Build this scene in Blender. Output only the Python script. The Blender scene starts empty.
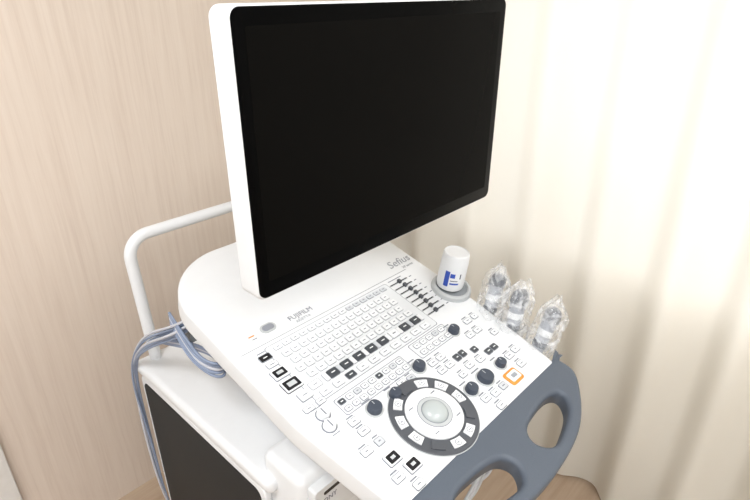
import bpy, bmesh, math, random
from mathutils import Matrix, Vector
random.seed(4)
S=bpy.context.scene
S.view_settings.view_transform='Standard'
COL=bpy.context.collection
# ------------------------------------------------------------ materials
def mat(name,col,rough=.45,noise=.03,scale=40,bump=0.0,spec=.5,metal=0,alpha=1,stretch=(1,1,1)):
    m=bpy.data.materials.new(name);m.use_nodes=True
    nt=m.node_tree;b=nt.nodes['Principled BSDF']
    tc=nt.nodes.new('ShaderNodeTexCoord');mp=nt.nodes.new('ShaderNodeMapping')
    mp.inputs['Scale'].default_value=stretch
    n=nt.nodes.new('ShaderNodeTexNoise');n.inputs['Scale'].default_value=scale;n.inputs['Detail'].default_value=4
    r=nt.nodes.new('ShaderNodeValToRGB')
    r.color_ramp.elements[0].position=.3;r.color_ramp.elements[1].position=.7
    r.color_ramp.elements[0].color=tuple(max(0,c*(1-noise)) for c in col)+(1,)
    r.color_ramp.elements[1].color=tuple(min(1,c*(1+noise)) for c in col)+(1,)
    L=nt.links.new
    L(tc.outputs['Object'],mp.inputs[0]);L(mp.outputs[0],n.inputs['Vector']);L(n.outputs[0],r.inputs[0]);L(r.outputs[0],b.inputs['Base Color'])
    b.inputs['Roughness'].default_value=rough;b.inputs['Metallic'].default_value=metal
    b.inputs['Specular IOR Level'].default_value=spec;b.inputs['Alpha'].default_value=alpha
    if bump:
        bp=nt.nodes.new('ShaderNodeBump');bp.inputs['Strength'].default_value=bump;bp.inputs['Distance'].default_value=.002
        L(n.outputs[0],bp.inputs['Height']);L(bp.outputs[0],b.inputs['Normal'])
    return m
M_white=mat('white_plastic',(.735,.75,.765),.38,noise=.008)
M_shell=mat('shell_plastic',(.67,.685,.695),.42,noise=.008)
M_deck=mat('deck_plastic',(.68,.70,.72),.4,noise=.008)
M_key=mat('key_white',(.76,.775,.79),.4,noise=.008)
M_keyg=mat('key_grey',(.54,.56,.59),.4,noise=.008)
M_gap=mat('key_gap',(.21,.225,.255),.6)
M_kgap=mat('keyboard_gap',(.25,.265,.30),.6)
M_dark=mat('key_dark',(.045,.052,.062),.4)
M_ink=mat('ink',(.09,.10,.13),.6)
M_inkg=mat('ink_grey',(.19,.205,.24),.6)
M_inkl=mat('ink_light',(.29,.31,.34),.6)
M_blk=mat('black_display',(.010,.011,.014),.25)
M_knob=mat('knob_blue_grey',(.042,.053,.075),.5)
M_handle=mat('handle_blue_grey',(.078,.095,.122),.5,bump=.1,scale=400)
M_ring=mat('dial_grey',(.07,.076,.088),.45)
M_ball=mat('trackball',(.42,.455,.455),.2)
M_orange=mat('orange_frame',(.80,.26,.03),.4)
M_glass=mat('screen_glass',(.0035,.0033,.003),.22,spec=.022,noise=.0)
M_bezel=mat('screen_border',(.0025,.0025,.0025),.22,spec=.018)
M_side=mat('side_panel_black',(.018,.018,.018),.6,bump=.25,scale=500,spec=.25)
M_cable=mat('cable_blue',(.22,.27,.38),.45)
M_cablew=mat('cable_grey',(.52,.53,.58),.45)
M_rub=mat('rubber',(.03,.03,.03),.7)
M_blue=mat('label_blue',(.03,.08,.42),.4)
M_hold=mat('holder_grey',(.46,.48,.49),.45)
M_holdd=mat('holder_inner',(.22,.24,.26),.5)
M_probe=mat('probe_body',(.34,.36,.40),.4)
M_probeh=mat('probe_head',(.05,.06,.08),.4)
# ------------------------------------------------------------ helpers
def empty(name,loc=(0,0,0)):
    e=bpy.data.objects.new(name,None);e.location=loc;COL.objects.link(e);e.empty_display_size=.1;return e
def link(o,parent=None):
    COL.objects.link(o)
    if parent is not None: o.parent=parent
    return o
def round_poly(pts,n=8):
    out=[];N=len(pts)
    for i in range(N):
        p=Vector(pts[i][:2]);r=pts[i][2] if len(pts[i])>2 else 0
        a=Vector(pts[i-1][:2]);b=Vector(pts[(i+1)%N][:2])
        if r<=0: out.append((p.x,p.y));continue
        d1=(a-p).normalized();d2=(b-p).normalized()
        ang=d1.angle(d2);t=r/math.tan(ang/2);t=min(t,(a-p).length*.499,(b-p).length*.499);r=t*math.tan(ang/2)
        c=p+(d1+d2).normalized()*(r/math.sin(ang/2))
        s=p+d1*t-c;e=p+d2*t-c
        a0=math.atan2(s.y,s.x);a1=math.atan2(e.y,e.x);da=(a1-a0+math.pi)%(2*math.pi)-math.pi
        for k in range(n+1):
            q=a0+da*k/n;out.append((c.x+r*math.cos(q),c.y+r*math.sin(q)))
    return out
def rrect(cx,cy,w,h,r,n=5):
    return round_poly([(cx-w/2,cy-h/2,r),(cx+w/2,cy-h/2,r),(cx+w/2,cy+h/2,r),(cx-w/2,cy+h/2,r)],n)
def catmull(P,n=8):
    out=[];N=len(P)
    for i in range(N):
        p0,p1,p2,p3=[Vector(P[(i+j)%N]) for j in(-1,0,1,2)]
        for k in range(n):
            t=k/n
            q=.5*((2*p1)+(p2-p0)*t+(2*p0-5*p1+4*p2-p3)*t*t+(3*p1-p0-3*p2+p3)*t**3)
            out.append((q.x,q.y))
    return out
def smooth(o,ang=35):
    me=o.data
    for p in me.polygons:p.use_smooth=True
    try: me.set_sharp_from_angle(angle=math.radians(ang))
    except Exception: pass
def plate(name,outer,holes,top,thick,bev,M,m,parent,res=4):
    if not holes:
        P=[Vector(p) for p in outer];Q=[P[0]]
        for p in P[1:]:
            if (p-Q[-1]).length>1e-5:Q.append(p)
        if (Q[0]-Q[-1]).length<1e-5:Q.pop()
        P=Q;n=len(P);nr=[]
        area=sum(P[i].x*P[(i+1)%n].y-P[(i+1)%n].x*P[i].y for i in range(n))
        sg=1 if area>0 else -1
        for i in range(n):
            d=(P[(i+1)%n]-P[i]).normalized()+(P[i]-P[i-1]).normalized();d.normalize()
            nr.append(Vector((d.y,-d.x))*sg)
        rings=[]
        for k in range(res+1):
            a=math.pi/2*k/res;rings.append((-bev*(1-math.sin(a)),top-thick+bev*(1-math.cos(a))))
        for k in range(res+1):
            a=math.pi/2*(1-k/res);rings.append((-bev*(1-math.sin(a)),top-bev*(1-math.cos(a))))
        g=MB()
        for off,z in rings:
            for p,q in zip(P,nr): g.v.append((p.x+q.x*off,p.y+q.y*off,z))
        kk=g.mi(m)
        for r in range(len(rings)-1):
            for i in range(n):
                j=(i+1)%n;g.f.append((r*n+i,r*n+j,(r+1)*n+j,(r+1)*n+i));g.m.append(kk)
        g.f.append(tuple((len(rings)-1)*n+i for i in range(n)));g.m.append(kk)
        g.f.append(tuple(reversed(range(n))));g.m.append(kk)
        return g.obj(name,M,parent,40)
    cu=bpy.data.curves.new(name,'CURVE');cu.dimensions='2D';cu.fill_mode='BOTH'
    for loop in [outer]+list(holes):
        sp=cu.splines.new('POLY');sp.points.add(len(loop)-1)
        for i,p in enumerate(loop): sp.points[i].co=(p[0],p[1],0,1)
        sp.use_cyclic_u=True
    cu.extrude=thick/2-bev;cu.bevel_depth=bev;cu.bevel_resolution=res;cu.offset=-bev
    t=bpy.data.objects.new(name+'_t',cu);COL.objects.link(t)
    dg=bpy.context.evaluated_depsgraph_get();me=bpy.data.meshes.new_from_object(t.evaluated_get(dg))
    bpy.data.objects.remove(t)
    me.transform(M@Matrix.Translation((0,0,top-thick/2)))
    me.name=name;me.materials.clear();me.materials.append(m)
    o=bpy.data.objects.new(name,me);link(o,parent);smooth(o,40);return o
class MB:
    def __init__(s): s.v=[];s.f=[];s.m=[];s.mats=[]
    def mi(s,m):
        if m not in s.mats:s.mats.append(m)
        return s.mats.index(m)
    def prism(s,poly,z0,z1,m,ch=0.0,cap2=True):
        cx=sum(p[0] for p in poly)/len(poly);cy=sum(p[1] for p in poly)/len(poly)
        k=s.mi(m);n=len(poly);b=len(s.v)
        s.v+= [(x,y,z0) for x,y in poly]
        s.v+= [(x,y,z1-ch) for x,y in poly]
        rings=[b,b+n]
        if ch>0:
            q=[]
            for x,y in poly:
                d=math.hypot(x-cx,y-cy);f=max(0,(d-ch*1.2)/d) if d>0 else 1
                q.append((cx+(x-cx)*f,cy+(y-cy)*f,z1))
            s.v+=q;rings.append(b+2*n)
        for r0,r1 in zip(rings,rings[1:]):
            for i in range(n):
                j=(i+1)%n;s.f.append((r0+i,r0+j,r1+j,r1+i));s.m.append(k)
        s.f.append(tuple(rings[-1]+i for i in range(n)));s.m.append(k)
        s.f.append(tuple(reversed([b+i for i in range(n)])));s.m.append(k)
    def lathe(s,cx,cy,prof,m,n=32,a0=0,a1=2*math.pi):
        k=s.mi(m);b=len(s.v)
        for r,z in prof:
            for i in range(n):
                a=2*math.pi*i/n;s.v.append((cx+r*math.cos(a),cy+r*math.sin(a),z))
        for q in range(len(prof)-1):
            for i in range(n):
                j=(i+1)%n;s.f.append((b+q*n+i,b+q*n+j,b+(q+1)*n+j,b+(q+1)*n+i));s.m.append(k)
        s.f.append(tuple(b+(len(prof)-1)*n+i for i in range(n)));s.m.append(k)
        s.f.append(tuple(reversed([b+i for i in range(n)])));s.m.append(k)
    def obj(s,name,M,parent,sm=35):
        me=bpy.data.meshes.new(name);me.from_pydata(s.v,[],s.f)
        for m in s.mats:me.materials.append(m)
        for p,k in zip(me.polygons,s.m):p.material_index=k
        me.transform(M);me.update()
        bm=bmesh.new();bm.from_mesh(me);bmesh.ops.recalc_face_normals(bm,faces=bm.faces);bm.to_mesh(me);bm.free()
        o=bpy.data.objects.new(name,me);link(o,parent);smooth(o,sm);return o
def box(name,lo,hi,m,parent=None,bev=0,seg=3):
    bm=bmesh.new();bmesh.ops.create_cube(bm,size=1)
    for v in bm.verts:
        v.co=Vector([lo[i]+(v.co[i]+.5)*(hi[i]-lo[i]) for i in range(3)])
    if bev: bmesh.ops.bevel(bm,geom=bm.edges[:],offset=bev,segments=seg,affect='EDGES',profile=.5)
    me=bpy.data.meshes.new(name);bm.to_mesh(me);bm.free();me.materials.append(m)
    o=bpy.data.objects.new(name,me);link(o,parent)
    if bev:smooth(o,50)
    return o
def tube(name,pts,r,m,parent,smoothc=True,res=6,kind='NURBS'):
    cu=bpy.data.curves.new(name,'CURVE');cu.dimensions='3D';cu.bevel_depth=r;cu.bevel_resolution=res;cu.use_fill_caps=True
    sp=cu.splines.new(kind);sp.points.add(len(pts)-1)
    for i,p in enumerate(pts):sp.points[i].co=tuple(p)+(1,)
    if kind=='NURBS': sp.order_u=4;sp.use_endpoint_u=True;sp.resolution_u=10
    t=bpy.data.objects.new(name+'_t',cu);COL.objects.link(t)
    dg=bpy.context.evaluated_depsgraph_get();me=bpy.data.meshes.new_from_object(t.evaluated_get(dg));bpy.data.objects.remove(t)
    me.materials.clear();me.materials.append(m);o=bpy.data.objects.new(name,me);link(o,parent);smooth(o,60);return o
def bend(pts,r,n=8):
    out=[Vector(pts[0])]
    for i in range(1,len(pts)-1):
        p=Vector(pts[i]);a=(Vector(pts[i-1])-p).normalized();b=(Vector(pts[i+1])-p).normalized()
        ang=a.angle(b);t=r/math.tan(ang/2);c=p+(a+b).normalized()*(r/math.sin(ang/2))
        s=p+a*t-c;e=p+b*t-c
        for k in range(n+1):
            q=(s*(math.sin((1-k/n)*(math.pi-ang)))+e*math.sin(k/n*(math.pi-ang)))/math.sin(math.pi-ang)
            out.append(c+q)
    out.append(Vector(pts[-1]));return out
def text(name,body,u,v,size,m,M,parent,shear=0,z=.0006,al='CENTER'):
    cu=bpy.data.curves.new(name,'FONT');cu.body=body;cu.size=size;cu.align_x=al;cu.align_y='CENTER';cu.shear=shear;cu.extrude=.00015;cu.resolution_u=3
    t=bpy.data.objects.new(name+'_t',cu);COL.objects.link(t)
    dg=bpy.context.evaluated_depsgraph_get();me=bpy.data.meshes.new_from_object(t.evaluated_get(dg));bpy.data.objects.remove(t)
    me.transform(M@Matrix.Translation((u,v,z)));me.materials.clear();me.materials.append(m)
    return link(bpy.data.objects.new(name,me),parent)
# ------------------------------------------------------------ room
def wood(name,c1,c2,c3,rough,stretch,scale):
    m=bpy.data.materials.new(name);m.use_nodes=True;nt=m.node_tree;b=nt.nodes['Principled BSDF'];L=nt.links.new
    tc=nt.nodes.new('ShaderNodeTexCoord');mp=nt.nodes.new('ShaderNodeMapping');mp.inputs['Scale'].default_value=stretch
    n=nt.nodes.new('ShaderNodeTexNoise');n.inputs['Scale'].default_value=scale;n.inputs['Detail'].default_value=8;n.inputs['Roughness'].default_value=.7;n.inputs['Distortion'].default_value=.3
    n2=nt.nodes.new('ShaderNodeTexNoise');n2.inputs['Scale'].default_value=scale*.15;n2.inputs['Detail'].default_value=3
    mx=nt.nodes.new('ShaderNodeMath');mx.operation='MULTIPLY_ADD';mx.inputs[1].default_value=.75
    mm=nt.nodes.new('ShaderNodeMath');mm.operation='MULTIPLY';mm.inputs[1].default_value=.25
    r=nt.nodes.new('ShaderNodeValToRGB');e=r.color_ramp.elements
    e[0].position=.34;e[0].color=c1+(1,);e[1].position=.66;e[1].color=c3+(1,);k=e.new(.5);k.color=c2+(1,)
    L(tc.outputs['Object'],mp.inputs[0]);L(mp.outputs[0],n.inputs['Vector']);L(mp.outputs[0],n2.inputs['Vector'])
    L(n2.outputs[0],mm.inputs[0]);L(n.outputs[0],mx.inputs[0]);L(mm.outputs[0],mx.inputs[2]);L(mx.outputs[0],r.inputs[0]);L(r.outputs[0],b.inputs['Base Color'])
    b.inputs['Roughness'].default_value=rough;b.inputs['Specular IOR Level'].default_value=.3
    return m
M_wood=wood('wall_wood',(.625,.525,.45),(.68,.585,.505),(.71,.62,.54),.5,(1,1,.03),110)
M_floor=wood('floor_wood',(.36,.26,.18),(.44,.33,.24),(.50,.39,.29),.45,(.05,1,1),30)
M_paint=mat('wall_paint',(.80,.80,.79),.8,bump=.1,scale=120)
M_trim=mat('trim_white',(.78,.77,.75),.5)
X0,X1,Y0,Y1,H=-1.7,1.50,-2.1,1.45,2.45
box('floor',(X0-.1,Y0-.1,-.1),(X1+.1,Y1+.1,0),M_floor)
box('ceiling',(X0-.1,Y0-.1,H),(X1+.1,Y1+.1,H+.1),M_paint)
box('wall_back',(.10,Y1,0),(X1+.1,Y1+.1,H),M_wood)
box('wall_back_side',(X0-.1,Y1,0),(.10,Y1+.1,H),M_paint)
box('trim_1',(.02,Y1-.02,0),(.10,Y1,H),M_trim,bev=.003)
box('wall_left',(X0-.1,Y0,0),(X0,Y1,H),M_paint)
box('wall_front',(X0,Y0-.1,0),(X1,Y0,H),M_paint)
wy0,wy1,wz0,wz1=-1.3,1.0,.75,2.2
bmw=MB()
def bx(mb,lo,hi,m): mb.prism([(lo[0],lo[1]),(hi[0],lo[1]),(hi[0],hi[1]),(lo[0],hi[1])],lo[2],hi[2],m)
bx(bmw,(X1,Y0,0),(X1+.1,Y1,wz0),M_paint);bx(bmw,(X1,Y0,wz1),(X1+.1,Y1,H),M_paint)
bx(bmw,(X1,Y0,wz0),(X1+.1,wy0,wz1),M_paint);bx(bmw,(X1,wy1,wz0),(X1+.1,Y1,wz1),M_paint)
bmw.obj('wall_right',Matrix(),None)
wf=MB()
for yy in (wy0,(wy0+wy1)/2-.02,wy1-.04): bx(wf,(X1+.03,yy,wz0),(X1+.07,yy+.04,wz1),M_trim)
for zz in (wz0,wz1-.04): bx(wf,(X1+.03,wy0,zz),(X1+.07,wy1,zz+.04),M_trim)
wf.obj('window_1',Matrix(),None)
# curtain
mc=bpy.data.materials.new('curtain_fabric');mc.use_nodes=True;nt=mc.node_tree;b=nt.nodes['Principled BSDF']
b.inputs['Base Color'].default_value=(.86,.83,.755,1);b.inputs['Roughness'].default_value=.85;b.inputs['Specular IOR Level'].default_value=.15
tr=nt.nodes.new('ShaderNodeBsdfTranslucent');tr.inputs[0].default_value=(.88,.84,.76,1);mx=nt.nodes.new('ShaderNodeMixShader');mx.inputs[0].default_value=.35
w=nt.nodes.new('ShaderNodeTexNoise');w.inputs['Scale'].default_value=600;bp=nt.nodes.new('ShaderNodeBump');bp.inputs['Strength'].default_value=.12;bp.inputs['Distance'].default_value=.001
nt.links.new(w.outputs[0],bp.inputs['Height']);nt.links.new(bp.outputs[0],b.inputs['Normal'])
nt.links.new(b.outputs[0],mx.inputs[1]);nt.links.new(tr.outputs[0],mx.inputs[2]);nt.links.new(mx.outputs[0],nt.nodes['Material Output'].inputs[0])
vs=[];fs=[];ny=420;nz=24;ya,yb=-1.45,1.44
for j in range(nz+1):
    z=.012+(2.38-.012)*j/nz
    for i in range(ny+1):
        y=ya+(yb-ya)*i/ny
        t=j/nz
        ph=2*math.pi*y/.18+1.3*math.sin(3.3*y+.6)+.40*math.sin(2.2*z+y*2)
        a=.024*(1-.2*t)
        x=1.41+a*math.sin(ph)+.004*math.sin(2*ph+1.0)+.008*math.sin(2*math.pi*y/.41+1)
        vs.append((x,y+.004*math.cos(ph),z))
for j in range(nz):
    for i in range(ny):
        a=j*(ny+1)+i;fs.append((a,a+1,a+ny+2,a+ny+1))
me=bpy.data.meshes.new('curtain');me.from_pydata(vs,[],fs);me.materials.append(mc)
for p in me.polygons:p.use_smooth=True
link(bpy.data.objects.new('curtain',me))
box('curtain_rail',(1.38,-1.5,2.385),(1.42,1.44,2.45),M_trim)
# ------------------------------------------------------------ machine
UM=empty('ultrasound_machine',(.62,.75,0))
bpy.context.view_layer.update()
tl=math.atan(.249)
MC=Matrix(((1,0,0,.42),(0,math.cos(tl),-math.sin(tl),.32),(0,math.sin(tl),math.cos(tl),.85),(0,0,0,1)))
body=round_poly([(-.018,0,.012),(.436,0,.012),(.455,.2,.3),(.455,.648,.145),(-.045,.648,.145),(-.045,.2,.3)],14)
parts=[]
parts.append(plate('console_top',body,[],0,.056,.012,MC,M_white,None,6))
inner=round_poly([(.02,.03,.03),(.40,.03,.03),(.41,.60,.12),(.0,.60,.12)],10)
parts.append(plate('console_base',inner,[],-.05,.06,.02,MC,M_shell,None,6))
outer=catmull([(.43,.012),(.449,.004),(.450,-.030),(.424,-.056),(.365,-.090),(.30,-.109),(.209,-.116),(.118,-.109),(.053,-.090),(-.006,-.056),(-.032,-.030),(-.031,.004),(-.012,.012)],8)
h1=[(.240,-.066),(.254,-.042),(.30,-.032),(.350,-.031),(.373,-.044),(.354,-.068),(.31,-.083),(.262,-.089)]
h2=[(.418-x,y) for x,y in reversed(h1)]
parts.append(plate('front_handle',outer,[catmull(h1,6),catmull(h2,6)],-.001,.036,.009,MC,M_handle,None,5))
# ---- keys
K=MB()
def key(u,v,w,h,m=M_key,gap=.0011,z=.0022,r=.0018,mark=True,gm=M_gap):
    K.prism(rrect(u,v,w+2*gap,h+2*gap,r+gap,3),-.001,.0013,gm)
    K.prism(rrect(u,v,w,h,r,3),.0,z,m,ch=.0005)
    if mark:
        ww=w*random.uniform(.3,.5);mk=M_key if m in(M_dark,M_blk) else M_inkg
        K.prism([(u-ww/2,v-.0009),(u+ww/2,v-.0009),(u+ww/2,v+.0009),(u-ww/2,v+.0009)],z,z+.0002,mk)
def ink(u,v,w,h=.0014,m=M_inkg,z=.0005):
    K.prism([(u-w/2,v-h/2),(u+w/2,v-h/2),(u+w/2,v+h/2),(u-w/2,v+h/2)],0,z,m)
K.prism(rrect(.166,.283,.315,.147,.006,4),-.001,.0005,M_inkl)
K.prism(rrect(.166,.283,.312,.144,.006,4),-.001,.0008,M_deck)
for row,(v,h,n,off) in enumerate([(.345,.0090,15,0),(.325,.0130,14,.004),(.305,.0130,14,.008),(.285,.0130,14,.002),(.265,.0130,13,.010)]):
    pitch=.292/15 if n>13 else .292/14
    for i in range(n):
        key(.022+off+pitch*(i+.5),v,pitch-.0048,h,M_keyg if (row==0 and i>8) else M_key,z=.003,gap=.0009,gm=M_kgap)
for i in range(8):
    u=.070+i*.0313
    key(u,.243,.0195,.0160,M_dark if i!=5 else M_key,z=.0045,mark=False)
    ink(u,.243,.008,.002,M_key if i!=5 else M_ink,.0048)
for i in range(9):
    key(.0545+i*.0313,.243,.0080,.0155,M_keyg if i%3==1 else M_key,z=.003,mark=False,gm=M_kgap)
key(.030,.243,.022,.014,gm=M_kgap)
for i in range(10):
    u=.034+i*.0290;key(u,.2215,.019,.0120,M_dark if i in(2,) else M_key,z=.003,gm=M_kgap)
# TGC sliders
for i in range(8):
    v=.343-i*.0150
    K.prism(rrect(.352,v,.056,.0046,.0022,4),0,.0009,M_hold)
    K.prism(rrect(.352,v,.052,.0022,.0010,4),0,.0012,M_blk)
    u=.350+[.004,.006,.007,.007,.006,.004,.002,.0][i]
    K.prism(rrect(u,v,.0075,.0095,.0018,4),0,.006,M_dark,ch=.001)
    ink(.390,v,.007,.002)
ink(.352,.355,.04,.002)
# left column displays
key(0,.338,.022,.013,M_blk,z=.0015,mark=True);ink(0,.351,.016,.002)
key(.0,.319,.02,.010)
key(-.002,.296,.028,.021,M_key,z=.004,mark=False);K.prism(rrect(-.002,.296,.023,.0155,.002,4),0,.0046,M_blk);ink(-.002,.296,.012,.006,M_hold,.005)
key(-.001,.266,.032,.023,M_key,z=.004,mark=False,gm=M_dark);K.prism(rrect(-.001,.266,.028,.019,.002,4),0,.0046,M_blk);ink(-.001,.266,.016,.009,M_hold,.005)
key(.002,.236,.022,.017,z=.004);key(-.01,.212,.018,.010);key(.015,.212,.015,.010)
for u,v in((.0,.190),(-.006,.168)):
    K.lathe(u,v,[(.0124,0),(.0124,.001),(.0105,.0012)],M_inkg,28)
    K.lathe(u,v,[(.0108,0),(.0100,.008),(.0085,.0095)],M_key,28);ink(u,v,.0025,.014,M_inkg,.0098)
ink(.0,.206,.02);ink(-.006,.152,.016)
K.prism(rrect(.112,.182,.165,.0365,.004,4),0,.0003,M_kgap)
K.prism(rrect(.112,.182,.162,.0335,.004,4),0,.0004,M_deck)
K.prism(rrect(.276,.187,.105,.0385,.004,4),0,.0003,M_kgap)
K.prism(rrect(.276,.187,.102,.0355,.004,4),0,.0004,M_deck)
for i in range(9):
    u=.041+i*.0178
    dk=M_dark if i in(0,5) else (M_keyg if i in (2,7) else M_key)
    key(u,.190,.0120,.0090,dk,z=.002);key(u,.174,.0120,.0090,z=.002)
for i in range(5):
    key(.240+i*.0185,.196,.013,.0095,M_keyg if i==3 else M_key,z=.002);key(.240+i*.0185,.178,.013,.0095,z=.002)
def knob(u,v,r=.0115,h=.014):
    K.lathe(u,v,[(r+.003,0),(r+.003,.0012),(r+.001,.0016)],M_hold,32)
    K.lathe(u,v,[(r,0),(r,.003),(r*.95,h-.002),(r*.90,h-.0004),(r*.75,h)],M_knob,32)
    K.prism([(u-.0006,v+r*.2),(u+.0006,v+r*.2),(u+.0006,v+r*.7),(u-.0006,v+r*.7)],h,h+.0002,M_hold)
    ink(u,v+r+.008,r*1.5,.0024)
for u,v,r in((.072,.146,.0125),(.120,.144,.0105),(.201,.159,.0115),(.330,.177,.011),(.237,.067,.0115),(.281,.067,.0150),(.334,.068,.010)):knob(u,v,r,.013)
for u,v,w,h,d in ((.150,.155,.016,.010,0),(.172,.152,.016,.010,3),(.232,.150,.018,.011,0),(.255,.150,.018,.011,0),
   (.232,.128,.018,.011,0),(.255,.128,.018,.011,0),(.280,.130,.013,.014,1),(.297,.130,.013,.014,1),
   (.352,.150,.018,.011,0),(.376,.150,.018,.011,0),
   (.325,.122,.014,.012,1),(.345,.102,.015,.012,1),(.364,.102,.015,.012,1),(.400,.125,.015,.011,0),(.315,.100,.018,.011,0),(.285,.104,.018,.011,0),
   (.395,.072,.018,.012,0),(.256,.098,.016,.010,0),
   (.030,.150,.018,.012,0),(.030,.128,.018,.012,0),
   (.008,.100,.018,.012,0),(.036,.100,.014,.012,3),(.030,.067,.020,.015,2),(.046,.040,.020,.015,2),(.014,.040,.018,.012,0),
   (.030,.014,.018,.012,0),(.245,.040,.018,.012,0),(.270,.036,.018,.012,0),(.295,.036,.016,.012,3),
   (.370,.070,.018,.012,0),(.372,.044,.018,.012,0),(.255,.014,.018,.011,0),(.380,.178,.018,.011,0),(.404,.178,.014,.011,0)):
    if d in(0,3): key(u,v,w,h,M_key if d==0 else M_keyg);ink(u,v+h/2+.0048,w*.8,.0022)
    elif d==1: key(u,v,w,h,M_dark,z=.003)
    else:
        key(u,v,w+.005,h+.004,M_key,z=.004,mark=False);K.prism(rrect(u,v,w,h,.002,4),0,.0046,M_blk);ink(u,v,.008,.005,M_hold,.005)
K.prism(rrect(.330,.036,.036,.028,.005,5),0,.003,M_orange,ch=.0008)
K.prism(rrect(.330,.036,.027,.019,.003,5),0,.005,M_key,ch=.0008);ink(.330,.036,.014,.008,M_inkl,.0053)
# dial
du,dv,R=.144,.0775,.0765
K.lathe(du,dv,[(R+.0015,0),(R+.0015,.001)],M_hold,72)
K.lathe(du,dv,[(R,0),(R,.002),(R-.0012,.003)],M_ring,72)
def arcseg(r0,r1,a0,a1,m,z0,z1,n=10):
    pts=[(du+r1*math.cos(a0+(a1-a0)*i/n),dv+r1*math.sin(a0+(a1-a0)*i/n)) for i in range(n+1)]
    pts+=[(du+r0*math.cos(a1-(a1-a0)*i/n),dv+r0*math.sin(a1-(a1-a0)*i/n)) for i in range(n+1)]
    k=K.mi(m);b=len(K.v);N=len(pts)
    K.v+=[(x,y,z0) for x,y in pts]+[(x,y,z1) for x,y in pts]
    for i in range(N):
        j=(i+1)%N;K.f.append((b+i,b+j,b+N+j,b+N+i));K.m.append(k)
    for i in range(n):
        K.f.append((b+N+i,b+N+i+1,b+N+N-2-i,b+N+N-1-i));K.m.append(k)
nseg=11
for i in range(nseg):
    a=2*math.pi*i/nseg+.2
    ma=M_key if i not in (2,6,9) else M_ring
    arcseg(.0540,.0685,a+.11,a+2*math.pi/nseg-.11,ma,.002,.0055)
    cx=du+.0615*math.cos(a+.286);cy=dv+.0615*math.sin(a+.286)
    if ma is M_key:
        K.lathe(cx,cy,[(.0055,.005),(.0055,.0058)],M_inkg,16);K.lathe(cx,cy,[(.0045,.005),(.0045,.0060)],M_key,16);ink(cx,cy,.005,.0016,M_inkg,.0062)
K.lathe(du,dv,[(.0500,.002),(.0495,.006),(.0470,.0075)],M_white,64)
K.lathe(du,dv,[(.0300,.006),(.0300,.0078)],M_gap,48)
K.lathe(du,dv,[(.0288,.006),(.0288,.0080)],M_hold,48)
K.lathe(du,dv,[(.0232,.006),(.0232,.0082)],M_holdd,48)
K.lathe(du,dv,[(.0220,.006),(.0216,.010),(.0198,.0135),(.0165,.0160),(.012,.0180),(.0065,.0191),(.002,.0194)],M_ball,48)
for i in range(4):
    a=math.pi/2*i+.78;ink(du+.040*math.cos(a),dv+.040*math.sin(a),.010,.002,M_inkg,.0078)
K.prism(rrect(.047,.393,.032,.021,.0104,8),0,.002,M_hold,ch=.0006);K.prism(rrect(.047,.393,.024,.014,.0069,8),0,.003,M_kgap,ch=.0006)
ink(.010,.392,.012,.0025,M_orange);ink(.012,.384,.010,.0015)
K.prism([(-.030,.3640),(.40,.3640),(.40,.3652),(-.030,.3652)],0,.0004,M_inkl)
parts.append(K.obj('control_keys',MC,None))
parts.append(text('label_maker','FUJIFILM',.090,.388,.0155,M_inkg,MC,None,al='LEFT'))
parts.append(text('label_sub','ARIETTA',.098,.375,.009,M_inkl,MC,None,al='LEFT'))
parts.append(text('label_model','Sefius',.405,.392,.030,M_inkl,MC,None,shear=.3))
parts.append(text('label_model_sub','XP series',.415,.372,.009,M_inkl,MC,None))
Hd=MB()
Hd.lathe(.434,.262,[(.043,-.03),(.045,-.004),(.043,.008),(.040,.011),(.036,.011),(.034,.008)],M_hold,48)
Hd.lathe(.434,.262,[(.034,.004),(.034,.0085)],M_holdd,48)
parts.append(Hd.obj('cup_holder',MC,None))
Pr=MB()
Pr.prism(round_poly([(.415,.01,.02),(.490,.01,.02),(.490,.20,.02),(.415,.20,.02)],6),-.075,-.057,M_hold,ch=.004)
for v in(.05,.105,.16):
    Pr.lathe(.455,v,[(.020,-.10),(.023,-.06),(.024,-.048),(.022,-.046),(.019,-.046)],M_hold,28)
parts.append(Pr.obj('probe_rack',MC,None))
# monitor
mw,mh=.541,.352
MM=Matrix(((1,0,0,.335+mw/2),(0,0,-1,.519),(0,1,0,1.484-mh/2),(0,0,0,1)))
parts.append(plate('monitor_shell',rrect(0,0,mw,mh,.014,8),[],0,.038,.004,MM,M_white,None,5))
parts.append(plate('monitor_screen_border',rrect(.001,.0005,mw-.004,mh-.005,.012,8),[],.0012,.003,.0006,MM,M_bezel,None,2))
parts.append(plate('monitor_screen',rrect(.001,.002,mw-.036,mh-.046,.003,4),[],.0015,.001,.0001,MM,M_glass,None,1))
parts.append(plate('monitor_back_bulge',rrect(0,0,.36,.22,.04,8),[],-.035,.04,.015,MM,M_white,None,5))
parts.append(tube('monitor_arm',bend([(.62,.83,.93),(.62,.83,1.12),(.62,.60,1.30),(.62,.57,1.30)],.03),.028,M_shell,None,kind='POLY'))
parts.append(box('monitor_arm_base',(.54,.77,.935),(.70,.89,1.005),M_shell,None,.02))
parts.append(box('column',(.50,.64,.66),(.76,.92,.89),M_shell,None,.04,5))
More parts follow.
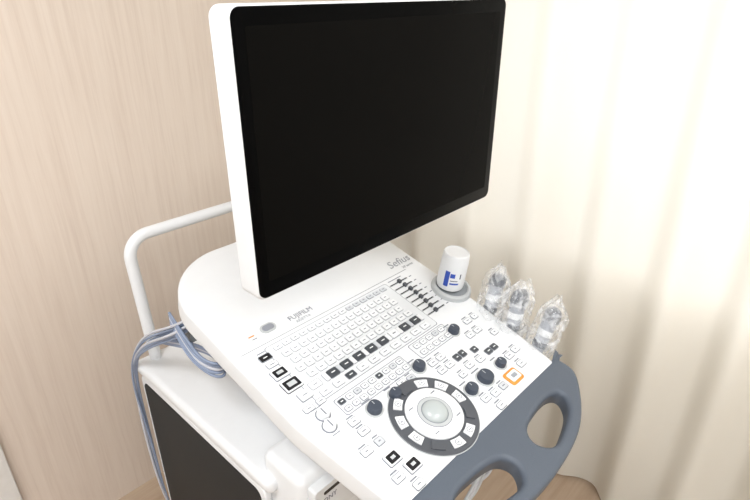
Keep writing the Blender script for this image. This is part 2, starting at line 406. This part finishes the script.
# cart body
parts.append(box('cart_body',(.385,.63,.14),(.855,1.14,.665),M_shell,None,.028,5))
parts.append(box('cart_top',(.375,.615,.655),(.865,1.15,.69),M_white,None,.014,5))
MS=Matrix(((0,0,-1,.385),(1,0,0,0),(0,1,0,0),(0,0,0,1)))
parts.append(plate('cart_side_rim',rrect(.885,.395,.50,.53,.025,6),[],.006,.014,.004,MS,M_white,None,3))
parts.append(plate('cart_side_panel',rrect(.885,.392,.472,.50,.02,6),[],.008,.012,.003,MS,M_side,None,3))
parts.append(box('front_housing',(.395,.545,.12),(.845,.66,.73),M_white,None,.018,4))
PN=MB()
MPn=Matrix(((1,0,0,0),(0,0,-1,.545),(0,1,0,0),(0,0,0,1)))
PN.prism(rrect(.61,.668,.40,.084,.006,4),-.01,.020,M_shell,ch=.001)
PN.prism(rrect(.61,.694,.36,.008,.003,4),.0,.0205,M_blk)
PN.prism(rrect(.77,.655,.06,.04,.003,4),.0,.0215,M_hold)
parts.append(PN.obj('report_printer',MPn,None))
parts.append(text('printer_label','SONY',.420,.676,.015,M_ink,MPn,None,z=.0205,al='LEFT'))
parts.append(box('cart_base',(.37,.46,.085),(.87,1.16,.16),M_hold,None,.03,4))
for cx,cy in((.41,.52),(.83,.52),(.41,1.10),(.83,1.10)):
    w=MB();w.lathe(0,0,[(.045,-.022),(.055,-.018),(.055,.018),(.045,.022)],M_rub,28);w.lathe(0,0,[(.02,-.025),(.02,.025)],M_hold,20)
    MW=Matrix(((0,0,1,cx),(1,0,0,cy),(0,1,0,.055),(0,0,0,1)))
    parts.append(w.obj('caster_wheel',MW,None));parts.append(box('caster_fork',(cx-.035,cy-.02,.06),(cx+.035,cy+.03,.10),M_hold,None,.008))
parts.append(tube('rear_handle',bend([(.420,1.12,.66),(.420,1.15,.996),(.835,1.15,.996),(.835,1.12,.66)],.05,10),.0135,M_white,None,kind='POLY',res=8))
def cab(name,pts,r,m): parts.append(tube(name,pts,r,m,None,res=4))
jj=lambda s=.008:random.uniform(-s,s)
for k in range(6):
    o=.006*k
    cab('cable_bundle',[(.42,.86,.93-o*.5),(.39+jj(),.90,.895-o),(.380+jj(),1.0+jj(),.84-o),(.375-o*.4,1.09+jj(),.77-o),(.366+jj(.012),1.165+o*.3,.64+jj()),(.366+jj(.014),1.155+jj(),.40),(.37,1.14,.20),(.40,1.16,.10)],.0029,M_cable if k%3 else M_cablew)
for k in range(5):
    o=.006*k
    cab('cable_loop',[(.40,.95,.90-o),(.385-o*.3,.86+jj(.01),.88-o),(.375,.80+jj(.01),.875-o),(.395,.76+jj(.01),.87-o*1.4),(.42,.78,.86-o),(.42,.85,.85),(.40,.95,.84-o),(.39,1.05,.79)],.0029,M_cable if k!=2 else M_cablew)
parts.append(box('cable_hook',(.41,.90,.84),(.46,.93,.93),M_holdd,None,.006))
for k in range(7):
    x=.50+.055*k+random.uniform(-.01,.01)
    cab('probe_cable',[(.89-.01*k,.42+.02*k,.75),(.87-.02*k,.40,.62),(x+.05,.40,.45+.02*k),(x,.42,.38+.02*k),(x-.03,.48,.50),(x-.02,.535,.56)],.004,M_cablew if k%2 else M_hold)
for o in parts: o.parent=UM;o.matrix_parent_inverse=UM.matrix_world.inverted()
# ------------------------------------------------------------ bottle
bt=MB()
bt.lathe(0,0,[(.024,0),(.028,.003),(.0295,.010),(.0290,.050),(.0282,.054),(.0282,.0555)],M_white,40)
bt.lathe(0,0,[(.0290,.0550),(.0290,.060),(.0278,.079),(.0268,.0830),(.0250,.0845),(.0245,.083),(.010,.083)],M_white,40)
def band(a0,a1,z0,z1,m,r=.0297):
    k=bt.mi(m);b=len(bt.v);n=8
    for i in range(n+1):
        a=a0+(a1-a0)*i/n
        for z in(z0,z1):
            rr=r-.0005*(z-.010)/.04
            bt.v.append((rr*math.cos(a),rr*math.sin(a),z))
    for i in range(n): bt.f.append((b+2*i,b+2*i+2,b+2*i+3,b+2*i+1));bt.m.append(k)
band(-3.1,-2.75,.014,.050,M_blue);band(-2.7,-2.35,.036,.046,M_blue);band(-2.65,-2.0,.020,.024,M_blue);band(-2.65,-2.1,.028,.030,M_ink);band(-2.0,-1.9,.034,.046,M_ink)
hp=MC@Vector((.430,.266,.009))
bt.obj('gel_bottle',Matrix.Translation(hp)@Matrix.Rotation(math.radians(2),4,'Y')@Matrix.Rotation(math.radians(8),4,'X'),None)
# ------------------------------------------------------------ probes in bags
mb_=bpy.data.materials.new('clear_plastic_bag');mb_.use_nodes=True;nt=mb_.node_tree;b=nt.nodes['Principled BSDF']
b.inputs['Base Color'].default_value=(.93,.95,.97,1);b.inputs['Roughness'].default_value=.13;b.inputs['Specular IOR Level'].default_value=.8
vo=nt.nodes.new('ShaderNodeTexVoronoi');vo.inputs['Scale'].default_value=95
no=nt.nodes.new('ShaderNodeTexNoise');no.inputs['Scale'].default_value=32;no.inputs['Detail'].default_value=3;no.inputs['Distortion'].default_value=1.5
tc=nt.nodes.new('ShaderNodeTexCoord');bp=nt.nodes.new('ShaderNodeBump');bp.inputs['Strength'].default_value=.7;bp.inputs['Distance'].default_value=.003
ad=nt.nodes.new('ShaderNodeMath');nt.links.new(tc.outputs['Object'],vo.inputs['Vector']);nt.links.new(tc.outputs['Object'],no.inputs['Vector'])
nt.links.new(vo.outputs['Distance'],ad.inputs[0]);nt.links.new(no.outputs[0],ad.inputs[1]);nt.links.new(ad.outputs[0],bp.inputs['Height']);nt.links.new(bp.outputs[0],b.inputs['Normal'])
mr=nt.nodes.new('ShaderNodeMapRange');mr.inputs[1].default_value=.42;mr.inputs[2].default_value=.66;mr.inputs[3].default_value=.13;mr.inputs[4].default_value=.50
nt.links.new(no.outputs[0],mr.inputs[0]);nt.links.new(mr.outputs[0],b.inputs['Alpha'])
def loft(mb,secs,m,n=24):
    k=mb.mi(m);b=len(mb.v)
    for z,rx,ry,ox in secs:
        for i in range(n):
            a=2*math.pi*i/n;mb.v.append((ox+rx*math.cos(a),ry*math.sin(a),z))
    for q in range(len(secs)-1):
        for i in range(n):
            j=(i+1)%n;mb.f.append((b+q*n+i,b+q*n+j,b+(q+1)*n+j,b+(q+1)*n+i));mb.m.append(k)
    mb.f.append(tuple(b+(len(secs)-1)*n+i for i in range(n)));mb.m.append(k)
    mb.f.append(tuple(reversed([b+i for i in range(n)])));mb.m.append(k)
from mathutils import noise as NZ
def probe(loc,ry,rx,rz,s):
    e=empty('ultrasound_probe',loc)
    Mx=Matrix.Rotation(ry,4,'Y')@Matrix.Rotation(rx,4,'X')@Matrix.Rotation(rz,4,'Z')
    p=MB()
    loft(p,[(-.06,.004,.004,0),(-.02,.005,.005,0),(-.018,.009,.009,0),(.01,.013,.012,0),(.05,.016,.014,0),(.075,.021,.015,0),(.088,.026,.016,0)],M_probe)
    loft(p,[(.088,.0265,.0165,0),(.100,.028,.0165,0),(.108,.027,.014,0),(.113,.021,.010,0),(.115,.010,.005,0)],M_probeh)
    loft(p,[(.030,.0160,.0145,0),(.036,.0165,.0148,0),(.042,.0165,.0148,0)],M_probeh)
    loft(p,[(.055,.0185,.0150,0),(.068,.0210,.0158,0)],M_white)
    p.obj('probe_body',Mx,e,60)
    g=MB();n=72;k=g.mi(mb_);rows=60
    for q in range(rows+1):
        t=q/rows;z=-.030+t*.165
        bx_=.029+.010*math.sin(t*math.pi*.75)
        by_=.024+.005*math.sin(t*math.pi)
        if t>.82:
            f=1-(t-.82)/.18;by_*=.12+.88*f;bx_*=.85+.15*f
        if t<.10: bx_*=.7+t*3;by_*=.7+t*3
        for i in range(n):
            a=2*math.pi*i/n;c=(math.cos(a),math.sin(a))
            w1=NZ.noise(Vector((c[0]*2.0+s,c[1]*2.0,z*20)))
            w2=1-abs(NZ.noise(Vector((c[0]*2.6+s,c[1]*2.6,z*45))))*2
            d=w1*.008+(w2-.5)*.006
            g.v.append(((bx_+d)*c[0]+.005*math.sin(z*40+s),(by_+d*.8)*c[1],z+NZ.noise(Vector((c[0]*1.6,c[1]*1.6,s)))*.014*t))
    for q in range(rows):
        for i in range(n):
            j=(i+1)%n;g.f.append((q*n+i,q*n+j,(q+1)*n+j,(q+1)*n+i));g.m.append(k)
    g.f.append(tuple(rows*n+i for i in range(n)));g.m.append(k)
    g.obj('plastic_bag',Mx,e,180)
for v,s,ry,rx,rz in ((.046,1.3,.44,.10,.5),(.105,7.7,.28,.0,.1),(.164,4.1,.46,-.06,.6)):
    p=MC@Vector((.445,v,-.038))
    probe(p,ry,rx,rz,s)
# ------------------------------------------------------------ ceiling lamps + lights
M_em=bpy.data.materials.new('lamp_diffuser');M_em.use_nodes=True
eb=M_em.node_tree.nodes['Principled BSDF'];eb.inputs['Emission Color'].default_value=(1,1,1,1);eb.inputs['Emission Strength'].default_value=2
def area(name,loc,rot,sx,sy,e,col):
    l=bpy.data.lights.new(name,'AREA');l.shape='RECTANGLE';l.size=sx;l.size_y=sy;l.energy=e;l.color=col
    o=bpy.data.objects.new(name,l);o.location=loc;o.rotation_euler=rot;COL.objects.link(o)
for i,(x,y,e) in enumerate(((-.55,.45,25),(-.55,-1.1,23),(.65,-.7,16))):
    box('ceiling_lamp',(x-.30,y-.30,H-.03),(x+.30,y+.30,H-.001),M_em,None,.005)
    area('lamp_light',(x,y,H-.04),(0,0,0),.6,.6,e,(.985,.99,1))
area('daylight',(X1+.5,-.15,1.5),(0,math.radians(90),0),1.6,2.4,34,(.98,.99,1))
W=bpy.data.worlds.new('w');S.world=W;W.use_nodes=True
bg=W.node_tree.nodes['Background'];sky=W.node_tree.nodes.new('ShaderNodeTexSky')
try: sky.sky_type='HOSEK_WILKIE'
except Exception: pass
W.node_tree.links.new(sky.outputs[0],bg.inputs[0]);bg.inputs[1].default_value=.4
# ------------------------------------------------------------ camera
cd=bpy.data.cameras.new('camera');cam=bpy.data.objects.new('camera',cd);COL.objects.link(cam)
cd.sensor_width=36;cd.lens=542*36/750;cd.clip_start=.02
cam.location=(0,0,1.5);cam.rotation_euler=Vector((.657,.614,-.4368)).to_track_quat('-Z','Y').to_euler()
S.camera=cam
